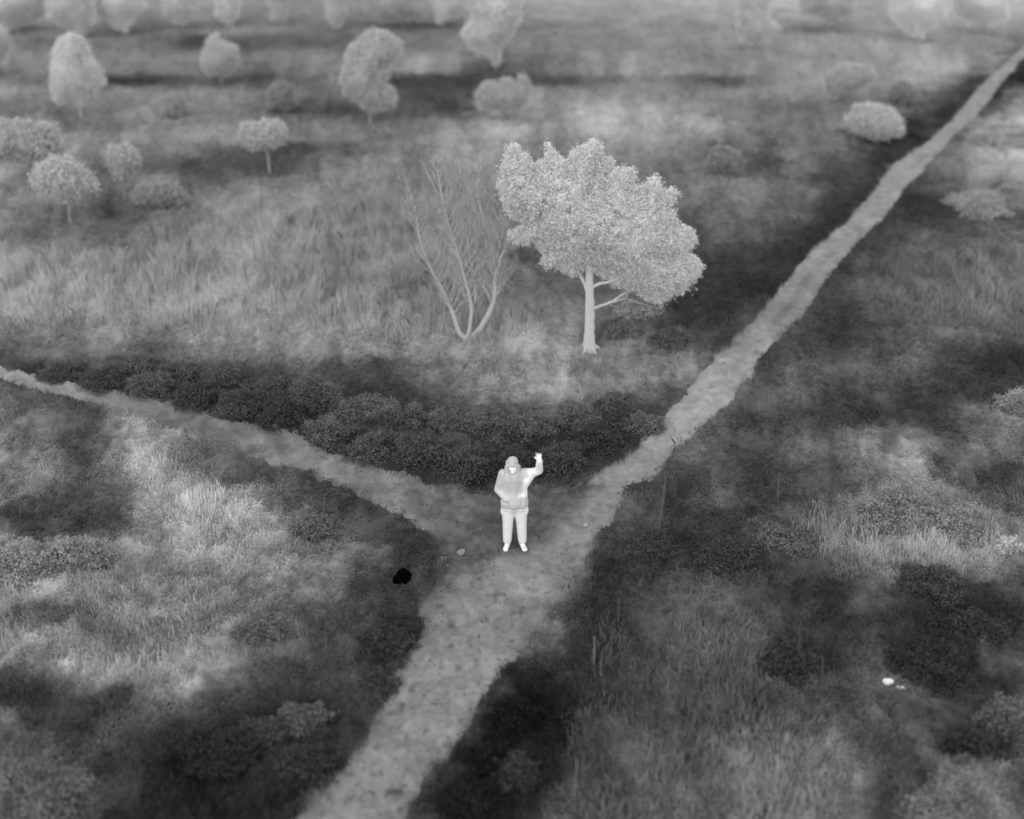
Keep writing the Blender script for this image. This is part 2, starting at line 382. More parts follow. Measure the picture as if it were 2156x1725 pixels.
# tall grass fields
def tall_field(name, polys, n, h, label, cat, wd=0.014, lift=0.3):
    allP = []; allT = []; allR = []
    for poly in polys:
        p = np.array(poly); v = rng.uniform(p[:, 1].min(), p[:, 1].max(), n); u = rng.uniform(p[:, 0].min(), p[:, 0].max(), n)
        k = inside(u + fbm(u/60, v/40, 9, 3)*25, v + fbm(u/60, v/40, 19, 3)*20, poly)
        x, y = ground_at(u[k], v[k]); aa, bb, _, _ = path_mask(x, y); k2 = ~(aa | bb) & (rng.random(len(x)) < np.clip(0.75+fbm(x/0.7, y/1.2, 55, 2), 0.15, 1))
        x, y = x[k2], y[k2]
        m = metre(y); gx, gy = grid_of(x, y)
        rimf = np.clip(edge_dist(gx, gy, poly+[poly[0]])/45.0, 0, 1)
        allP.append(np.stack([x, y, relief(x, y, 0)], 1)); allR.append(0.25+0.75*rimf)
        t = sample_map(gx, gy - lift*h*m)
        t = np.maximum(t, 0.8*np.median(t))*(1+0.07*fbm(x/0.35, y/1.5, 77, 3))
        allT.append(t)
    P = np.concatenate(allP); T = np.concatenate(allT)
    hh = h*np.clip(0.75+0.5*fbm(P[:, 0]/0.5, P[:, 1]/0.9, 66, 3), 0.3, 1.4)*np.concatenate(allR)
    me = blade_mesh(name, P, hh, wd, alb(T*rng.normal(1, 0.02, len(T)), COMP['grass']*1.05*nearer(P[:, 1])), lean=0.2)
    return tag(link(name, me, M_GRASS), label, cat, kind='stuff')
tall_field("tall_grass", [[(-40,500),(200,520),(330,470),(480,450),(700,420),(870,330),(1050,380),(1060,560),(1120,640),(1180,720),(1050,740),(820,720),(560,720),(300,700),(-40,690)]], 70000, 0.55,
           "pale field of tall grass behind the belt of dark bushes", "tall grass")
tall_field("tall_grass", [[(1800,560),(2000,520),(2200,520),(2200,710),(2000,690),(1850,680)],], 20000, 0.5,
           "tall grass to the right of the straight path", "tall grass")
tall_field("tall_weeds", [[(1240,1290),(1600,1290),(1640,1480),(1800,1500),(1800,1760),(1200,1760),(1180,1540),(1230,1450)], [(1560,1120),(1720,1060),(2100,1060),(2200,1180),(2000,1220),(1750,1230)], [(1880,1600),(2080,1600),(2100,1760),(1860,1760)]], 13000, 0.25,
           "rough weeds with upright stalks filling the lower right", "weeds", wd=0.014, lift=0.3)
tall_field("tall_weeds", [[(-40,1200),(500,1200),(500,1400),(300,1470),(-40,1400)], [(300,930),(400,940),(560,1060),(560,1200),(380,1160),(250,1040)]], 6000, 0.2,
           "pale rough weeds filling the slope left of the path fork", "weeds", wd=0.014, lift=0.3)

# ------------------------------------------------------------------ tubes, trees and shrubs
def tube_into(bm, pts, radii, seg=7):
    rings = []
    pts = [Vector(p) for p in pts]
    for k, p in enumerate(pts):
        d = (pts[min(k+1, len(pts)-1)] - pts[max(k-1, 0)]).normalized()
        u = (Vector((0, 1, 0)) if abs(d.y) < 0.95 else Vector((1, 0, 0))).cross(d).normalized()
        v = d.cross(u)
        rings.append([bm.verts.new(p + (u*math.cos(2*math.pi*j/seg) + v*math.sin(2*math.pi*j/seg))*radii[k]*(1+0.08*math.sin(5*j+3*k))) for j in range(seg)])
    for r0, r1 in zip(rings[:-1], rings[1:]):
        for j in range(seg): bm.faces.new((r0[j], r0[(j+1) % seg], r1[(j+1) % seg], r1[j]))
    bm.faces.new(rings[0][::-1]); bm.faces.new(rings[-1])
def smooth_line(pts, radii, n=4):
    P = [np.array(p, float) for p in pts]; out = []; ro = []
    for k in range(len(P)-1):
        p0 = P[max(k-1, 0)]; p1 = P[k]; p2 = P[k+1]; p3 = P[min(k+2, len(P)-1)]
        for s in range(n):
            t = s/n
            out.append(0.5*((2*p1)+(-p0+p2)*t+(2*p0-5*p1+4*p2-p3)*t*t+(-p0+3*p1-3*p2+p3)*t**3)); ro.append(radii[k]*(1-t)+radii[k+1]*t)
    out.append(P[-1]); ro.append(radii[-1]); return out, ro
def bm_obj(name, bm, mat, tone, parent=None, smooth=True):
    bmesh.ops.recalc_face_normals(bm, faces=bm.faces)
    me = bpy.data.meshes.new(name); bm.to_mesh(me); bm.free()
    if smooth:
        me.polygons.foreach_set("use_smooth", np.ones(len(me.polygons), bool))
    set_tone(me, np.full(len(me.vertices), tone))
    return link(name, me, mat, parent)
def empty(name, loc):
    o = bpy.data.objects.new(name, None); scene.collection.objects.link(o); o.location = loc; o.empty_display_size = 0.2
    return o
def poly_points(poly, n):
    p = np.array(poly, float); x0, y0 = p.min(0); x1, y1 = p.max(0)
    x = rng.uniform(x0, x1, n*3); y = rng.uniform(y0, y1, n*3); k = inside(x, y, poly); x, y = x[k][:n], y[k][:n]
    d = edge_dist(x, y, list(poly)+[poly[0]])
    return x, y, d
def crown_leaves(poly, Y0, base, n_clump, per, leaf, tone, depth=1.1, spread=0.11, cap=1.2, comp=None):
    x, y, d = poly_points(poly, n_clump)
    m = metre(Y0); T = np.minimum(d/m*depth, cap)
    q = rng.uniform(-1, 1, len(x)); q = np.sign(q)*np.abs(q)**0.6
    yy = Y0 + q*T
    wx, wz = plane_at(x, y, Y0)
    # keep each clump in line with its place in the crown's own section
    P = np.stack([wx, yy, wz + (yy-Y0)*math.tan(math.atan2(CAM_H-2, Y0))*-0.55], 1)
    ct = tone*(1+0.05*rng.normal(size=len(x))*0.7)
    sp = np.minimum(spread, 0.35*d/m+(0.03 if m > 80 else 0.06))
    Q = np.repeat(P, per, 0) + rng.normal(size=(len(P)*per, 3))*np.repeat(sp, per)[:, None]
    tt = np.repeat(ct, per)*rng.normal(1, 0.025, len(P)*per)
    return Q - np.array(base), alb(tt, COMP['leaf'] if comp is None else comp)
GB = "trees scattered over the far rows"
def far_tree(poly, base, tone, label, lift=1.25, name="tree", group=GB, cat="tree", dens=1.0, trunk=True, leaf=0.055, cap=1.4):
    bx, by = ground_at(*base); bx, by = float(bx), float(by); bz = float(height(np.array([bx]), np.array([by]))[0])
    root = empty(name, (bx, by, bz)); tag(root, label, cat, group)
    m = metre(by)
    # break the outline up: ragged boughs between the surveyed corners
    q = []
    for k, (x, y) in enumerate(poly):
        x2, y2 = poly[(k+1) % len(poly)]; l = math.hypot(x2-x, y2-y)
        for t_ in np.arange(0, 1, max(0.12, 5.0/max(l, 1))):
            g = rng.normal()*min(3.2, 0.1*m); q.append((x+(x2-x)*t_+g, y+(y2-y)*t_+rng.normal()*min(3.2, 0.08*m)))
    poly = q
    p = np.array(poly, float)
    area = (p[:, 0].max()-p[:, 0].min())*(p[:, 1].max()-p[:, 1].min())/m/m
    n = int(min(4500, 220+480*area*dens))
    Q, tt = crown_leaves(poly, by, (bx, by, bz), n, 14, leaf, tone, cap=cap, spread=0.12, comp=COMP['leaf']*lift)
    link("crown", leaf_mesh("crown", Q, leaf, tt, up=0.6), M_LEAF, root)
    cxp = float(p[:, 0].mean()); cyp = float(p[:, 1].mean())
    bm = bmesh.new()
    x1, z1 = plane_at(cxp*0.4+base[0]*0.6, p[:, 1].max()*0.9+cyp*0.1, by); x2, z2 = plane_at(cxp, cyp, by)
    h = float(z2)-bz
    r = 0.05*max(0.6, min(1.6, h/2.5))
    pts, rr = smooth_line([(0, 0, -0.15), (float(x1)-bx, 0.02, max(0.2, float(z1)-bz)), (float(x2)-bx, 0, max(0.4, float(z2)-bz))], [r*1.4, r, r*0.4])
    tube_into(bm, pts, rr)
    bm_obj("trunk" if trunk else "stem", bm, M_BARK, float(alb(tone*0.93, COMP['bark'])), root)
    return root
FAR = [
 ([(118,215),(113,189),(111,145),(116,111),(128,84),(138,88),(148,72),(175,91),(186,118),(209,152),(216,175),(202,199),(175,216),(155,205)], (172,252), 172, "tall narrow bright tree standing alone at the far left", 1),
 ([(452,78),(466,88),(489,101),(493,135),(476,155),(449,155),(425,138),(435,105)], (466,182), 152, "small pale tree between two dark strips, right of the tall bright tree", 1),  # the strips are dark bands in the ground tone map
 ([(734,105),(768,78),(798,67),(839,89),(832,115),(815,142),(806,172),(822,188),(832,216),(805,226),(775,229),(754,213),(734,196),(721,169),(731,135)], (778,265), 150, "ragged pale tree with a hollow on its right side, behind the grass field", 1),
 ([(991,-30),(1092,-30),(1095,44),(1075,74),(1051,101),(1045,135),(1024,115),(991,98),(977,74),(997,34)], (1045,152), 155, "pale tree at the top centre tapering to a pointed foot", 1),
 ([(506,287),(513,260),(526,266),(543,266),(557,256),(587,260),(597,277),(587,300),(560,310),(526,310)], (568,368), 160, "small round-headed tree on a thin stem above the dark strip", 1),
 ([(-30,262),(60,262),(110,270),(125,300),(130,340),(100,352),(60,338),(-30,335)], (60,405), 147, "broad soft tree crown cut by the left edge of the view", 1),
 ([(70,372),(110,335),(150,340),(190,375),(200,395),(170,412),(110,408),(80,397)], (148,480), 152, "low rounded tree just below the broad crown at the left edge", 1),
 ([(232,320),(260,310),(285,320),(292,345),(272,365),(255,370),(232,350)], (262,422), 148, "small rounded tree on a thin stem left of the long dark strip", 1),
 ([(205,-40),(300,-40),(300,20),(275,40),(262,65),(240,50),(210,30)], (262,76), 168, "bright tree with a pointed foot at the top edge, second from the left corner", 1),
 ([(345,-40),(410,-40),(413,20),(395,40),(378,52),(350,30)], (378,64), 158, "tree at the top edge right of the bright pointed tree", 1),
 ([(455,-40),(505,-40),(500,35),(480,48),(460,35)], (480,60), 160, "narrow upright tree at the top edge above the small pale tree", 1),
 ([(565,-40),(605,-40),(600,35),(585,45),(570,35)], (585,58), 150, "slender dim tree at the top edge between two narrow trees", 1),
 ([(690,-40),(725,-40),(722,40),(705,55),(690,40)], (706,68), 150, "thin tree at the top edge left of the ragged pale tree", 1),
 ([(-30,-40),(95,-40),(100,30),(60,48),(20,55),(-30,45)], (40,72), 154, "wide soft tree filling the top left corner", 1),
 ([(100,-40),(190,-40),(192,45),(176,68),(150,55),(105,35)], (175,85), 153, "soft tree next to the wide one in the top left corner", 1),
 ([(770,-40),(870,-40),(905,10),(915,40),(880,42),(800,45),(775,20)], (850,62), 146, "wide dim tree at the top edge above the ragged pale tree", 1),
 ([(930,-40),(985,-40),(980,20),(927,50),(915,20)], (927,62), 158, "small tree at the top edge left of the top centre tree", 1),
 ([(1060,-50),(1130,-50),(1100,10),(1062,34),(1045,10)], (1062,46), 172, "brightest little crown at the top centre edge", 1),
 ([(1875,-40),(1998,-40),(1988,30),(1962,60),(1935,76),(1905,60),(1880,35)], (1935,92), 178, "very bright dense tree at the top right edge", 1),
 ([(2005,-40),(2130,-40),(2118,30),(2080,56),(2040,45),(2010,20)], (2080,76), 172, "bright wide tree in the top right corner", 1),
 ([(1565,-40),(1620,-40),(1612,40),(1640,60),(1600,86),(1560,80),(1553,50)], (1590,112), 152, "slim pale tree at the top edge right of centre", 1),
 ([(1670,-40),(1800,-40),(1790,28),(1740,42),(1690,22)], (1740,72), 152, "flat wide tree at the top edge left of the very bright tree", 1),
 ([(-40,55),(8,65),(14,100),(5,130),(-40,155)], (-12,165), 165, "bright tree mostly outside the left edge", 1),
 ([(1012,222),(1008,195),(1022,176),(1050,180),(1075,165),(1085,176),(1100,160),(1109,182),(1105,215),(1060,232)], (1058,262), 143, "bush with a jagged top beyond the big leafy tree", 0),
 ([(1788,255),(1800,230),(1830,221),(1870,230),(1897,255),(1895,280),(1860,291),(1815,280)], (1850,306), 150, "bright rounded bush left of the path's far end", 0),
 ([(1742,165),(1780,138),(1830,145),(1838,165),(1800,190),(1750,197)], (1785,226), 143, "pale bush behind the bright rounded bush", 0),
 ([(1497,335),(1512,316),(1550,320),(1564,340),(1540,356),(1505,352)], (1530,378), 118, "small dim bush right of the big leafy tree's top", 0),
 ([(1872,200),(1885,178),(1912,176),(1930,195),(1915,208)], (1900,222), 124, "small faint bush beside the dark verge of the path", 0),
 ([(283,414),(305,396),(340,389),(375,400),(398,418),(340,430)], (340,440), 126, "low domed bush at the left end of the grass field", 0),
 ([(575,225),(572,190),(590,174),(610,185),(620,215),(600,230)], (592,240), 121, "faint rounded bush above the small round-headed tree", 0),
 ([(345,235),(352,208),(375,200),(390,222),(375,240)], (368,248), 132, "tiny pale bush left of the faint rounded bush", 0),
]
for poly, base, tn, lab, istree in FAR:
    if istree: far_tree(poly, base, tn, lab, lift=1.3 if min(q[1] for q in poly) < 0 else (1.12 if base[0] < 300 and base[1] > 300 else (1.0 if tn > 155 else 1.15)))
    else: far_tree(poly, base, tn, lab, lift=1.3 if base[0] > 2000 else 1.2, name="bush", cat="bush", group="bushes beyond the path and the grass field", trunk=False)

# ------------------------------------------------------------------ the big leafy tree
Z1 = lambda L: [(808.4+x*0.3374, 101+ (y+420)*0.3374) for x, y in L]
CR = [(1180,990),(1080,950),(975,925),(1005,880),(950,800),(830,800),(775,740),(850,700),(880,660),(800,640),(760,590),(740,500),(712,432),(740,400),(738,325),(768,260),(770,200),(830,188),(845,242),(885,240),(912,285),(925,335),(960,300),(1012,290),(1016,195),(1035,180),(1072,240),(1100,285),(1150,285),(1182,220),(1250,200),(1290,160),(1330,165),(1362,200),(1345,262),(1410,268),(1428,300),(1385,340),(1335,395),(1385,400),(1440,345),(1500,330),(1555,345),(1560,400),(1545,430),(1595,455),(1640,430),(1690,370),(1716,430),(1735,485),(1800,458),(1830,490),(1800,540),(1780,560),(1825,660),(1845,700),(1915,708),(1948,790),(1880,850),(1815,880),(1900,862),(1965,905),(1988,950),(1942,1035),(1890,1080),(1800,1130),(1720,1165),(1650,1150),(1590,1100),(1430,1060),(1400,1020),(1330,980),(1240,960)]
LOWER = [(1440,1230),(1420,1170),(1500,1140),(1560,1170),(1640,1195),(1700,1195),(1770,1212),(1752,1238),(1650,1262),(1590,1275),(1510,1300)]
bx, by = [float(t) for t in ground_at(1240, 736)]
bz = float(height(np.array([bx]), np.array([by]))[0])
tree = empty("leafy_tree", (bx, by, bz)); tag(tree, "big bright leafy tree with a single straight trunk in the middle of the view", "tree")
mt = metre(by)
def tp(x, y, dy=0.0):
    wx, wz = plane_at(x, y, by); return (float(wx)-bx, dy, float(wz)-bz)
Q1, t1 = crown_leaves(Z1(CR), by, (bx, by, bz), 7000, 22, 0.07, 178, depth=0.9, spread=0.055, cap=0.85)
Q2, t2 = crown_leaves(Z1(LOWER), by, (bx, by, bz), 70, 10, 0.06, 140, depth=0.8, spread=0.05)
# spiky shoots that stand out of the rim
rim = Z1(CR); R3 = []
for k, (x, y) in enumerate(rim):
    x2, y2 = rim[(k+1) % len(rim)]
    for s in (0, 0.5):
        px, py = x+(x2-x)*s, y+(y2-y)*s; dx, dy = px-1250, py-430; l = math.hypot(dx, dy)
        far_g = rng.uniform(4, 15)
        for q in range(16):
            g = rng.uniform(-4, far_g); R3.append(tp(px+dx/l*g+rng.normal()*1.7, py+dy/l*g+rng.normal()*1.7, rng.normal()*0.08))
R3 = np.array(R3)
Q = np.concatenate([Q1, Q2, R3]); tt = np.concatenate([t1, t2, alb(np.full(len(R3), 174.0), COMP['leaf'])])
link("crown", leaf_mesh("crown", Q, 0.032, tt, up=2.2), M_LEAF, tree)
bk = float(alb(182, COMP['bark']))
bm = bmesh.new()
pts, rr = smooth_line([tp(1240, 742), tp(1240, 728), tp(1241, 700), tp(1242, 650), tp(1241, 590), tp(1240, 500, 0.03), tp(1236, 430, 0), tp(1230, 350, -0.03)], [0.21, 0.145, 0.115, 0.105, 0.085, 0.06, 0.04, 0.015])
tube_into(bm, pts, rr, 12)
for ang in (0.3, 1.6, 2.9, 4.1, 5.3):
    p2, r2 = smooth_line([(0.08*math.cos(ang), 0.08*math.sin(ang), 0.10), (0.22*math.cos(ang), 0.22*math.sin(ang), 0.0), (0.36*math.cos(ang), 0.36*math.sin(ang), -0.08)], [0.07, 0.045, 0.015])
    tube_into(bm, p2, r2, 6)
bm_obj("trunk", bm, M_BARK, bk, tree)
LIMBS = [([(1238,618),(1228,592),(1212,572),(1170,546),(1125,500),(1090,430),(1080,360)], 0.2, 0.045),
 ([(1245,606),(1262,596),(1288,588),(1340,556),(1395,500),(1425,430)], -0.25, 0.042),
 ([(1246,650),(1285,638),(1305,626),(1330,612),(1370,580),(1420,570)], 0.15, 0.034),
 ([(1290,637),(1318,630),(1345,640),(1395,655)], 0.1, 0.018),
 ([(1241,560),(1275,510),(1315,440),(1335,380)], 0.3, 0.04),
 ([(1240,540),(1200,470),(1160,400),(1145,330)], -0.3, 0.04),
 ([(1238,470),(1262,400),(1250,320),(1255,300)], 0.15, 0.03),
 ([(1330,612),(1345,606),(1362,612),(1375,628)], -0.1, 0.014),
 ([(1222,580),(1205,560),(1195,530),(1175,500)], -0.1, 0.02)]
for L, dy, r in LIMBS:
    bm = bmesh.new(); n = len(L)
    pts, rr = smooth_line([tp(x, y, dy*k/(n-1)) for k, (x, y) in enumerate(L)], [r*(1-0.8*k/(n-1)) for k in range(n)])
    tube_into(bm, pts, rr, 7); bm_obj("limb", bm, M_BARK, bk, tree)

# ------------------------------------------------------------------ the bare tree with several stems
bx2, by2 = [float(t) for t in ground_at(985, 716)]
bz2 = float(height(np.array([bx2]), np.array([by2]))[0])
bare = empty("bare_tree", (bx2, by2, bz2)); tag(bare, "bare grey tree forking into several thin stems left of the big leafy tree", "tree")
def bp(x, y, dy=0.0):
    wx, wz = plane_at(x, y, by2); return np.array((float(wx)-bx2, dy, float(wz)-bz2))
b2 = float(alb(168, COMP['bark']))
STEMS = [([(982,715),(966,700),(950,655),(925,605),(898,555),(880,500),(872,440)], 0.06, 0.3),
 ([(985,716),(990,680),(992,640),(975,570),(958,510),(935,430),(922,350)], 0.05, -0.2),
 ([(988,716),(1012,690),(1036,645),(1042,600),(1038,540),(1020,480),(1008,420),(1000,370)], 0.07, 0.15),
 ([(1001,635),(998,590),(985,520),(990,460),(975,400)], 0.03, 0.35),
 ([(1040,590),(1055,540),(1070,480),(1060,420)], 0.025, -0.3)]
for L, r, dy in STEMS:
    bm = bmesh.new(); n = len(L)
    pts, rr = smooth_line([bp(x, y, dy*k/(n-1)) for k, (x, y) in enumerate(L)], [r*(1-0.78*k/(n-1)) for k in range(n)], 5)
    tube_into(bm, pts, rr, 7)
    def twig(p, d, l, rad, depth_):
        mdl = p + d*l*0.5 + np.array([random.uniform(-.06, .06), random.uniform(-.06, .06), 0.02])*l
        e = p + d*l + np.array([0, 0, 0.12*l])
        tube_into(bm, [p, mdl, e], [rad, rad*0.7, rad*0.3], 4 if depth_ else 3)
        if depth_:
            for z in range(3 if depth_ > 1 else 4):
                t_ = random.uniform(0.25, 1); d2 = d + np.array([random.uniform(-.6, .6), random.uniform(-.5, .5), random.uniform(-.1, .5)]); d2 /= np.linalg.norm(d2)
                twig(p + (mdl-p)*min(1, t_*2) if t_ < 0.5 else mdl + (e-mdl)*(t_*2-1), d2, l*random.uniform(0.45, 0.7), rad*0.5, depth_-1)
    for k in range(int(len(pts)*0.3), len(pts)):
        for q in range(2):
            s_ = random.choice((-1, 1)); d = np.array([s_*random.uniform(0.25, 0.75), random.uniform(-.5, .5), 1.0]); d /= np.linalg.norm(d)
            twig(np.array(pts[k]), d, random.uniform(0.4, 0.85)*(1-0.3*k/len(pts)), max(0.013, rr[k]*0.4), 2)
    bm_obj("stem", bm, M_BARK, b2, bare)
bm = bmesh.new()
pts, rr = smooth_line([(0, 0, -0.1), (0, 0, 0.02), (0.01, 0, 0.14)], [0.16, 0.12, 0.07]); tube_into(bm, pts, rr, 9)
bm_obj("root_flare", bm, M_BARK, b2, bare)

# ------------------------------------------------------------------ shrubs
def shrub(base, rx, hz, tone, label, group, name="shrub", leaf=0.034, n=None, lump=0.3, up=1.3):
    bx, by = [float(t) for t in ground_at(*base)]; m = metre(by); R = rx/m; H = hz/m/0.86
    bz = float(height(np.array([bx]), np.array([by]))[0])
    root = empty(name, (bx, by, bz-0.03)); tag(root, label, "shrub", group)
    if n is None: n = int(min(22000, 2500 + 13000*R*R))
    th = rng.uniform(0, 2*np.pi, n); cz = rng.uniform(0, 1, n); sn = np.sqrt(1-cz*cz)
    sd = int(rng.integers(1000))
    lum = 1 + lump*fbm(np.cos(th)*sn*2.2+sd, np.sin(th)*sn*2.2+cz*1.5, sd, 3)
    rad = rng.uniform(0.3, 1.0, n)**0.4*lum*rng.normal(1, 0.08, n)
    P = np.stack([np.cos(th)*sn*R*rad, np.sin(th)*sn*R*rad*0.9, np.maximum(cz*H*rad, 0.02)], 1)
    tt = tone*(1+0.10*fbm(P[:, 0]/0.22+sd, P[:, 1]/0.3+P[:, 2]/0.22, sd+3, 3))*rng.normal(1, 0.04, n)
    link("foliage", leaf_mesh("foliage", P, leaf, alb(tt, COMP['leaf']*float(nearer(by))*(0.68 if tone > 90 else 1.12)), up=up), M_LEAF, root)
    bm = bmesh.new()
    for k in range(5):
        a_ = k*1.26+random.random()*0.5; r_ = R*0.55
        pts, rr = smooth_line([(0.03*math.cos(a_), 0.03*math.sin(a_), 0), (r_*0.4*math.cos(a_), r_*0.4*math.sin(a_), H*0.4), (r_*math.cos(a_), r_*math.sin(a_), H*0.75)], [0.02, 0.014, 0.006], 3)
        tube_into(bm, pts, rr, 5)
    bm_obj("stem", bm, M_BARK, float(alb(tone*0.8, COMP['bark'])), root)
    return root
ORD = ["first", "second", "third", "fourth", "fifth", "sixth", "seventh", "eighth", "ninth", "tenth", "eleventh", "twelfth", "thirteenth", "fourteenth"]
def local(base, dy): return float(sample_map(np.array([base[0]]), np.array([base[1]-dy]))[0])
front = [(130,793,45,22),(225,812,50,26),(320,826,52,30),(415,848,50,32),(505,868,55,38),(600,888,62,45),(700,922,60,48),(795,955,62,50),(885,980,58,48),(975,996,60,50),(1075,1000,62,48),(1175,985,62,42),(1265,945,60,38),(1345,900,48,30)]
back = [(290,782,50,24),(385,796,48,26),(475,808,52,30),(570,830,58,36),(665,852,62,42),(760,872,60,42),(850,893,62,45),(940,905,60,46),(1035,910,62,44),(1130,915,60,40),(1215,893,55,32),(1300,868,50,26)]
for k, (x, y, rx, hz) in enumerate(front):
    shrub((x, y), rx*0.95, hz, random.uniform(0.92, 1.15)*min(75, max(54, local((x, y), hz*0.6)*1.1)), f"dark low bush behind the left path, {ORD[k]} from left in front row of belt", "belt of dark bushes behind the left path")
for k, (x, y, rx, hz) in enumerate(back):
    shrub((x, y), rx*0.95, hz, random.uniform(0.92, 1.15)*min(84, max(62, local((x, y), hz*0.6)*1.1)), f"dark bush in the belt's back row under the grass field, {ORD[k]} from the left", "belt of dark bushes behind the left path")
SH = [
 ((25,1200),75,62,135,"pale bush cut by the left edge below the dark hollow"),
 ((105,1195),60,85,136,"pale bush with a scalloped top at the left, taller than its neighbours"),
 ((190,1190),60,52,130,"pale bush on the right of the tall scalloped bush"),
 ((60,1700),120,95,108,"mottled grey bush filling the bottom left corner"),
 ((470,1600),70,50,40,"near-black bush at the bottom, left of the small dark-grey ones"),
 ((560,1560),60,45,58,"dark-grey bush between the black bush and the main path"),
 ((640,1625),60,48,48,"dark bush closest to the main path at the bottom left"),
 ((640,1525),55,40,70,"round grey bush up the slope from the bottom dark bushes"),
 ((820,1360),50,45,50,"dark bush pressed against the left rim of the main path"),
 ((800,1440),50,40,58,"dark bush just below the one pressed against the path rim"),
 ((1085,1520),55,60,26,"near-black bush on the right rim of the main path, the topmost"),
 ((1030,1610),60,60,28,"near-black bush on the right rim of the main path, below the topmost"),
 ((980,1700),60,55,30,"near-black bush where the main path leaves the bottom of the view"),
 ((1090,1640),50,50,48,"dark-grey bush right of the three near-black ones"),
 ((1995,1740),95,130,116,"tall pale bush with a pointed top at the bottom right"),
 ((2120,1520),55,62,98,"rounded grey bush at the right edge above the tall pale bush"),
 ((2150,860),50,40,138,"bright low bush at the right edge beyond the dark bank"),
 ((2118,1165),32,34,160,"small very bright bush at the right edge"),
 ((1955,1235),75,52,58,"dark bush with a pale patch below the wide pale mound"),
 ((1918,1245),22,26,108,"small pale bush in front of the dark bush"),
 ((1890,1090),80,75,128,"pale bush rising to a point on the right-hand slope"),
 ((2010,1120),85,55,132,"wide pale mound of a bush on the right-hand slope"),
 ((1660,1150),60,42,80,"grey bush at the left foot of the right-hand slope"),
 ((1520,1180),65,45,55,"dark bush between the thin pole and the pale slope"),
 ((1370,1160),50,35,55,"dark bush left of the thin pole by the path"),
 ((1960,1400),80,60,45,"black bush above the two bright stones"),
 ((2050,1330),70,55,48,"black bush at the right, above and right of the bright stones"),
 ((1660,1400),70,55,50,"dark stalky bush left of the bright stones"),
 ((2040,1570),55,45,46,"dark bush left below the rounded grey bush"),
 ((660,1110),50,35,80,"grey bush left of the main path above the black lump"),
 ((560,1340),55,38,100,"grey bush in the left slope, nearest the black lump"),
 ((2105,300),62,48,172,"pale low bush on the bank right of the path's far end"),
 ((2150,395),75,60,172,"wide pale bush cut by the right edge above the tall grass"),
 ((2055,450),62,42,160,"low pale bush sloping down towards the path above the right-hand tall grass"),
 ((1410,720),40,36,102,"grey bush between the big leafy tree and the path"),
 ((1310,700),42,40,122,"pale bush at the foot of the big leafy tree, on its right"),
]
for base, rx, hz, tn, lab in SH: shrub(base, rx*1.1, hz*0.72, tn, lab, "bushes scattered over the slopes")

# ------------------------------------------------------------------ stones, stalks and poles
def stone(base, r, tone, label, sq=0.6):
    bx, by = [float(t) for t in ground_at(*base)]; m = metre(by); R = r/m
    bz = float(height(np.array([bx]), np.array([by]))[0])
    bm = bmesh.new(); bmesh.ops.create_icosphere(bm, subdivisions=3, radius=1)
    sdx = random.random()*50
    for v in bm.verts:
        k = 1+0.22*float(fbm(np.array([v.co.x*1.3+sdx]), np.array([v.co.y*1.3+v.co.z*1.7]), 3, 3)[0])
        v.co = Vector((v.co.x*R*k, v.co.y*R*k*0.8, v.co.z*R*k*sq))
    o = bm_obj("stone", bm, M_BARK, float(alb(tone, 1.15)), None)
    o.location = (bx, by, bz+R*sq*0.35+0.02); tag(o, label, "stone"); return o
stone((848,1228), 20, 3, "black rounded lump put in for a dark hollow in the weeds left of the main path", 1.0)  # rounded solid added in place of a near-black hollow
stone((971,1160), 9, 150, "small pale stone on the trodden ground left of the person's feet", 0.8)
stone((1869,1440), 12, 235, "larger of two bright stones lying close together in the weeds")
stone((1896,1449), 9, 210, "smaller of two bright stones lying close together in the weeds")
stone((1617,1434), 13, 150, "flat pale stone left of the pair of bright stones", 0.35)
stone((38,1216), 9, 190, "bright little stone at the left edge in front of the pale bush")
stone((357,1488), 8, 60, "small dark stone at the foot of the left slope")
stone((1233,1106), 5, 180, "tiny bright stone on the main path's right rim")
def stalk(base, top, r, tone, label, name="stalk", cat="plant stalk", heads=True):
    bx, by = [float(t) for t in ground_at(*base)]; bz = float(height(np.array([bx]), np.array([by]))[0])
    wx, wz = plane_at(top[0], top[1], by)
    e = Vector((float(wx)-bx, 0, float(wz)-bz)); bm = bmesh.new()
    pts, rr = smooth_line([(0, 0, -0.05), tuple(e*0.5+Vector((0.01, 0, 0))), tuple(e)], [r, r*0.85, r*0.6], 4); tube_into(bm, pts, rr, 7)
    if heads:
        for k in range(14):
            t = random.uniform(0.3, 1); s = random.choice((-1, 1)); p = e*t
            q = p + Vector((s*random.uniform(.01, .035), random.uniform(-.03, .03), random.uniform(.02, .06))); tube_into(bm, [p, q], [r*0.4, r*0.2], 4)
    o = bm_obj(name, bm, M_BARK, float(alb(tone*0.88, COMP['bark'])), None); o.location = (bx, by, bz); tag(o, label, cat); return o
stalk((1249,1408), (1251,1340), 0.02, 108, "short bright dry stalk standing right of the main path")
stalk((1300,1330), (1302,1260), 0.015, 85, "faint dry stalk up the slope from the short bright stalk")
stalk((1384,1130), (1402,1005), 0.022, 95, "thin leaning wooden pole beside the main path", "pole", "pole", False)
stalk((1206,1690), (1215,1600), 0.018, 105, "dry bent stalk at the bottom right of the main path")
stalk((1635,1060), (1640,1000), 0.014, 100, "thin pale stalk left of the pale pointed bush")
stalk((1728,1470), (1732,1380), 0.014, 80, "dim dry stalk left of the bright stones")
stalk((1680,1400), (1684,1310), 0.014, 82, "dim dry stalk in the dark stalky bush")
stalk((549,440), (550,388), 0.03, 134, "pale reed stem poking above the left of the grass field")
stalk((680,1090), (683,1040), 0.012, 100, "slim stalk on the slope under the left path")

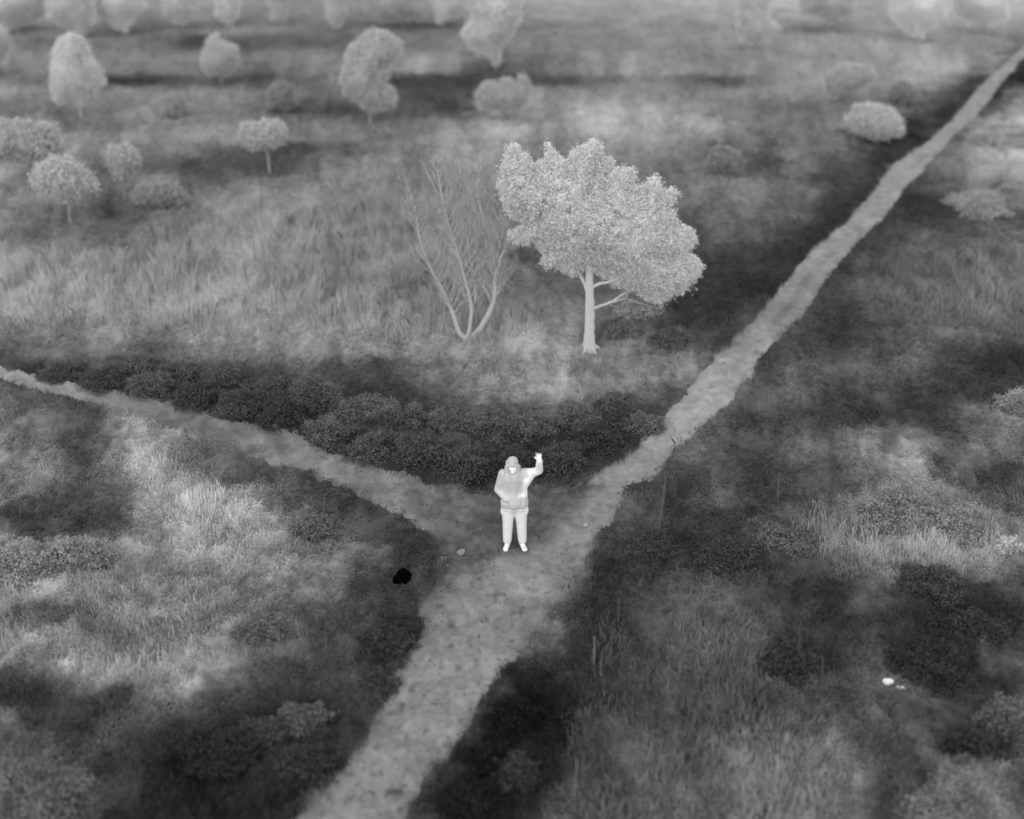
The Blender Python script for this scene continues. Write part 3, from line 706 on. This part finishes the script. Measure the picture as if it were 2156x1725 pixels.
# ------------------------------------------------------------------ the person
def blob_mesh(name, parts, voxel, smooth=6):
    """parts: ('s', centre, (rx,ry,rz)) or ('c', p0, r0, p1, r1[, flatten]); one closed continuous surface"""
    bm = bmesh.new()
    def ball(c, r):
        g = bmesh.ops.create_icosphere(bm, subdivisions=2, radius=1)
        for v in g['verts']: v.co = Vector((v.co.x*r[0]+c[0], v.co.y*r[1]+c[1], v.co.z*r[2]+c[2]))
    for p in parts:
        if p[0] == 's': ball(p[1], p[2])
        else:
            p0, r0, p1, r1 = Vector(p[1]), p[2], Vector(p[3]), p[4]; fl = p[5] if len(p) > 5 else (1, 1, 1)
            L = (p1-p0).length; n = max(2, int(L/(min(r0, r1)*0.35))+1)
            for k in range(n+1):
                t = k/n; r = r0*(1-t)+r1*t; ball(p0.lerp(p1, t), (r*fl[0], r*fl[1], r*fl[2]))
    me = bpy.data.meshes.new(name+"_raw"); bm.to_mesh(me); bm.free()
    tmp = bpy.data.objects.new(name+"_raw", me); scene.collection.objects.link(tmp)
    md = tmp.modifiers.new("r", 'REMESH'); md.mode = 'VOXEL'; md.voxel_size = voxel
    if smooth: ms = tmp.modifiers.new("s", 'SMOOTH'); ms.factor = 0.5; ms.iterations = smooth
    dg = bpy.context.evaluated_depsgraph_get(); dg.update()
    res = bpy.data.meshes.new_from_object(tmp.evaluated_get(dg)); res.name = name
    bpy.data.objects.remove(tmp); bpy.data.meshes.remove(me)
    for p in res.polygons: p.use_smooth = True
    return res
px, py = [float(t) for t in ground_at(1083, 1146)]
pz = float(height(np.array([px]), np.array([py]))[0])
person = empty("person", (px, py, pz)); tag(person, "person in cap and bulky jacket standing at the path fork, one arm raised", "person")
M_SKIN = plain_material("skin", 0.92, 0.03, 40, rough=0.6, bump=0.05)
M_JACKET = cloth_material("jacket_cloth", 0.05, 14.0)
M_TROUSER = plain_material("trouser_cloth", 0.66, 0.06, 12, sheen=0.6, bump=0.5)
M_CAP = plain_material("cap_cloth", 0.40, 0.05, 30, sheen=0.9)
M_BOOT = plain_material("boot_leather", 0.70, 0.15, 18)
M_DARK = plain_material("seam_cloth", 0.38, 0.05, 18)
SHL, SHR = (-0.19, 0, 1.42), (0.185, 0, 1.45)
ELL, WRL = (-0.275, 0.0, 1.12), (-0.13, -0.12, 1.00)
ELR, WRR, = (0.405, -0.10, 1.54), (0.405, -0.24, 1.80)
HEAD = (-0.030, -0.045, 1.605)
body_parts = [
 ('s', (HEAD[0], HEAD[1]+0.01, HEAD[2]+0.03), (0.076, 0.095, 0.10)), ('s', (HEAD[0], HEAD[1]-0.02, HEAD[2]-0.045), (0.062, 0.075, 0.07)),
 ('s', (HEAD[0], HEAD[1]-0.05, HEAD[2]-0.095), (0.035, 0.035, 0.028)),
 ('c', (HEAD[0], HEAD[1]-0.088, HEAD[2]+0.025), 0.009, (HEAD[0], HEAD[1]-0.108, HEAD[2]-0.02), 0.014),
 ('s', (HEAD[0]-0.03, HEAD[1]-0.075, HEAD[2]-0.03), (0.02, 0.02, 0.02)), ('s', (HEAD[0]+0.03, HEAD[1]-0.075, HEAD[2]-0.03), (0.02, 0.02, 0.02)),
 ('s', (HEAD[0], HEAD[1]-0.088, HEAD[2]-0.056), (0.024, 0.012, 0.006)), ('s', (HEAD[0], HEAD[1]-0.086, HEAD[2]-0.069), (0.02, 0.012, 0.006)),
 ('s', (HEAD[0]-0.078, HEAD[1]+0.01, HEAD[2]), (0.012, 0.02, 0.032)), ('s', (HEAD[0]+0.078, HEAD[1]+0.01, HEAD[2]), (0.012, 0.02, 0.032)),
 ('c', (HEAD[0], 0.0, 1.56), 0.055, (-0.01, 0.01, 1.42), 0.062),
 ('c', (-0.14, 0, 1.40), 0.07, (0.14, 0, 1.41), 0.07), ('c', (0, 0, 1.34), 0.13, (0, 0, 1.05), 0.12), ('c', (0, 0, 1.05), 0.12, (0, 0, 0.92), 0.13),
 ('c', (-0.09, 0, 0.90), 0.085, (-0.10, -0.01, 0.48), 0.055), ('c', (-0.10, -0.01, 0.48), 0.052, (-0.115, 0.01, 0.10), 0.038), ('c', (-0.115, 0.02, 0.07), 0.036, (-0.14, -0.13, 0.045), 0.03),
 ('c', (0.09, 0, 0.90), 0.085, (0.115, -0.01, 0.48), 0.055), ('c', (0.115, -0.01, 0.48), 0.052, (0.13, 0.01, 0.10), 0.038), ('c', (0.13, 0.02, 0.07), 0.036, (0.155, -0.13, 0.045), 0.03),
 ('c', SHL, 0.055, ELL, 0.042), ('c', ELL, 0.04, WRL, 0.028), ('c', SHR, 0.055, ELR, 0.042), ('c', ELR, 0.04, WRR, 0.028),
]
def hand(wr, d, side, nrm, curl, thumb_side):
    """palm plus four unequal fingers and a thumb; d: along the hand, side: across it, nrm: out of the palm"""
    wr, d, side, nrm = Vector(wr), Vector(d).normalized(), Vector(side).normalized(), Vector(nrm).normalized()
    out = []
    for k in range(4):
        o = (k-1.5)*0.021
        out.append(('c', tuple(wr+d*0.01+side*o*0.6), 0.016, tuple(wr+d*0.09+side*o), 0.0125))
        L = [0.068, 0.078, 0.072, 0.056][k] if thumb_side > 0 else [0.056, 0.072, 0.078, 0.068][k]
        sp = side*(o*0.35)
        b = wr+d*0.09+side*o; c = b+(d*math.cos(curl*0.5)+nrm*math.sin(curl*0.5))*L*0.5+sp*0.5; e = c+(d*math.cos(curl*1.4)+nrm*math.sin(curl*1.4))*L*0.5+sp*0.5
        out += [('c', tuple(b), 0.0105, tuple(c), 0.0095), ('c', tuple(c), 0.0095, tuple(e), 0.008)]
    ts = -side*thumb_side
    b = wr+d*0.025+ts*0.025; c = b+(ts*0.75+d*0.65).normalized()*0.042; e = c+(ts*0.4+d*0.9).normalized()*0.032
    out += [('c', tuple(b), 0.014, tuple(c), 0.0115), ('c', tuple(c), 0.011, tuple(e), 0.009)]
    return out
body_parts += hand(WRR, (-0.10, -0.12, 1.0), (1, 0, 0.10), (0, -1, -0.1), 0.35, 1)
body_parts += hand((-0.12, -0.09, 0.99), (1, 0.25, -0.3), (0.2, 0.0, 0.9), (0, 1, 0), 0.3, -1)
link("body", blob_mesh("body", body_parts, 0.0045, 3), M_SKIN, person)
# eyes
for s in (-1, 1):
    bm = bmesh.new(); bmesh.ops.create_uvsphere(bm, u_segments=10, v_segments=8, radius=0.011)
    for v in bm.verts: v.co += Vector((HEAD[0]+s*0.031, HEAD[1]-0.082, HEAD[2]+0.012))
    bm_obj("eye", bm, plain_material("eye", 0.5, 0.02), 0.5, person)
# jacket with both sleeves; its flank and the raised sleeve are toned paler as the warmer parts
jk = [('c', (-0.13, 0.005, 1.355), 0.095, (0.13, 0.005, 1.38), 0.095), ('c', (-0.09, 0, 1.32), 0.13, (-0.10, 0, 0.88), 0.13), ('c', (0.09, 0, 1.32), 0.13, (0.10, 0, 0.88), 0.13),
      ('c', (0, -0.01, 1.34), 0.15, (0, -0.015, 0.90), 0.165), ('c', (-0.10, 0, 0.88), 0.14, (0.10, 0, 0.88), 0.14), ('c', (-0.10, 0, 0.84), 0.136, (0.10, 0, 0.84), 0.136),
      ('c', SHL, 0.082, ELL, 0.066), ('c', ELL, 0.066, WRL, 0.055),
      ('c', (0.15, 0.0, 1.42), 0.10, (0.30, -0.05, 1.47), 0.078), ('c', (0.30, -0.05, 1.47), 0.078, ELR, 0.070), ('c', ELR, 0.070, (0.407, -0.22, 1.78), 0.054), ('c', (0.15, -0.02, 1.20), 0.075, (0.27, -0.05, 1.42), 0.072)]
jme = blob_mesh("jacket", jk, 0.011, 6)
jc = np.empty(len(jme.vertices)*3, np.float32); jme.vertices.foreach_get("co", jc); jc = jc.reshape(-1, 3)
wob = fbm(jc[:, 0]/0.05+3, jc[:, 2]/0.07, 5, 3)*0.012
sm = lambda x, w_=0.012: 1/(1+np.exp(-np.clip(x/w_, -30, 30)))
flank = sm(jc[:, 0]-0.145+wob)*sm(jc[:, 2]-1.02)*(1-0.75*sm(jc[:, 2]-1.43+wob)*(1-sm(jc[:, 0]-0.22)))
strip = sm(jc[:, 0]-0.06+wob)*sm(jc[:, 2]-1.04, 0.008)*sm(1.12-jc[:, 2]+wob, 0.008)
chest = sm(jc[:, 2]-1.12)*sm(jc[:, 0]+0.15)
jt = 0.44*(1-0.10*chest) + 0.36*np.maximum(flank, strip) + 0.06*sm(0.12-np.abs(jc[:, 2]-1.05), 0.02)
set_tone(jme, jt); link("jacket", jme, M_JACKET, person)
# hood and collar
hd = [('c', (HEAD[0]-0.085, 0.02, 1.63), 0.022, (HEAD[0]-0.088, 0.0, 1.50), 0.034), ('c', (HEAD[0]+0.085, 0.03, 1.55), 0.016, (HEAD[0]+0.085, 0.0, 1.48), 0.03),
      ('c', (HEAD[0]-0.07, 0.07, 1.60), 0.05, (HEAD[0]+0.05, 0.07, 1.58), 0.045), ('c', (HEAD[0]-0.07, 0.07, 1.50), 0.07, (HEAD[0]+0.07, 0.07, 1.50), 0.07),
      ('c', (HEAD[0]-0.085, -0.02, 1.465), 0.04, (HEAD[0]-0.01, -0.115, 1.40), 0.026), ('c', (HEAD[0]+0.095, -0.02, 1.465), 0.04, (HEAD[0]+0.01, -0.115, 1.40), 0.026)]
link("hood", blob_mesh("hood", hd, 0.010, 4), M_CAP, person)
# cap with peak
bm = bmesh.new()
cp = blob_mesh("cap", [('s', (HEAD[0], HEAD[1]+0.012, HEAD[2]+0.065), (0.094, 0.112, 0.085)), ('s', (HEAD[0], HEAD[1]-0.085, HEAD[2]+0.052), (0.072, 0.052, 0.012))], 0.007, 3)
bm.free(); capo = link("cap", cp, M_CAP, person)
link("brim", blob_mesh("brim", [('c', (HEAD[0]-0.075, HEAD[1]-0.06, HEAD[2]+0.038), 0.008, (HEAD[0], HEAD[1]-0.13, HEAD[2]+0.036), 0.008), ('c', (HEAD[0], HEAD[1]-0.13, HEAD[2]+0.036), 0.008, (HEAD[0]+0.075, HEAD[1]-0.06, HEAD[2]+0.038), 0.008)], 0.006, 1), M_DARK, capo)
# hem band and trousers
link("hem", blob_mesh("hem", [('c', (-0.10, -0.004, 0.765), 0.138, (0.10, -0.004, 0.765), 0.138, (1, 1, 0.14))], 0.01, 2), M_DARK, person)
tr = [('c', (-0.10, 0, 0.80), 0.128, (-0.112, -0.01, 0.48), 0.092), ('c', (-0.112, -0.01, 0.48), 0.092, (-0.12, 0.0, 0.14), 0.078),
      ('c', (0.10, 0, 0.80), 0.128, (0.12, -0.01, 0.48), 0.092), ('c', (0.12, -0.01, 0.48), 0.092, (0.135, 0.0, 0.14), 0.078), ('c', (-0.07, 0, 0.80), 0.13, (0.07, 0, 0.80), 0.13),
      ('s', (-0.19, -0.03, 0.72), (0.045, 0.06, 0.08)), ('s', (0.195, -0.03, 0.74), (0.045, 0.06, 0.10))]
link("trousers", blob_mesh("trousers", tr, 0.010, 5), M_TROUSER, person)
for s, ax, tx in ((-1, -0.115, -0.150), (1, 0.13, 0.175)):
    link("boot", blob_mesh("boot", [('c', (ax, 0.02, 0.16), 0.062, (ax, 0.03, 0.06), 0.056), ('c', (ax, 0.04, 0.045), 0.048, (tx, -0.15, 0.04), 0.05, (1, 1, 0.8))], 0.008, 3), M_BOOT, person)
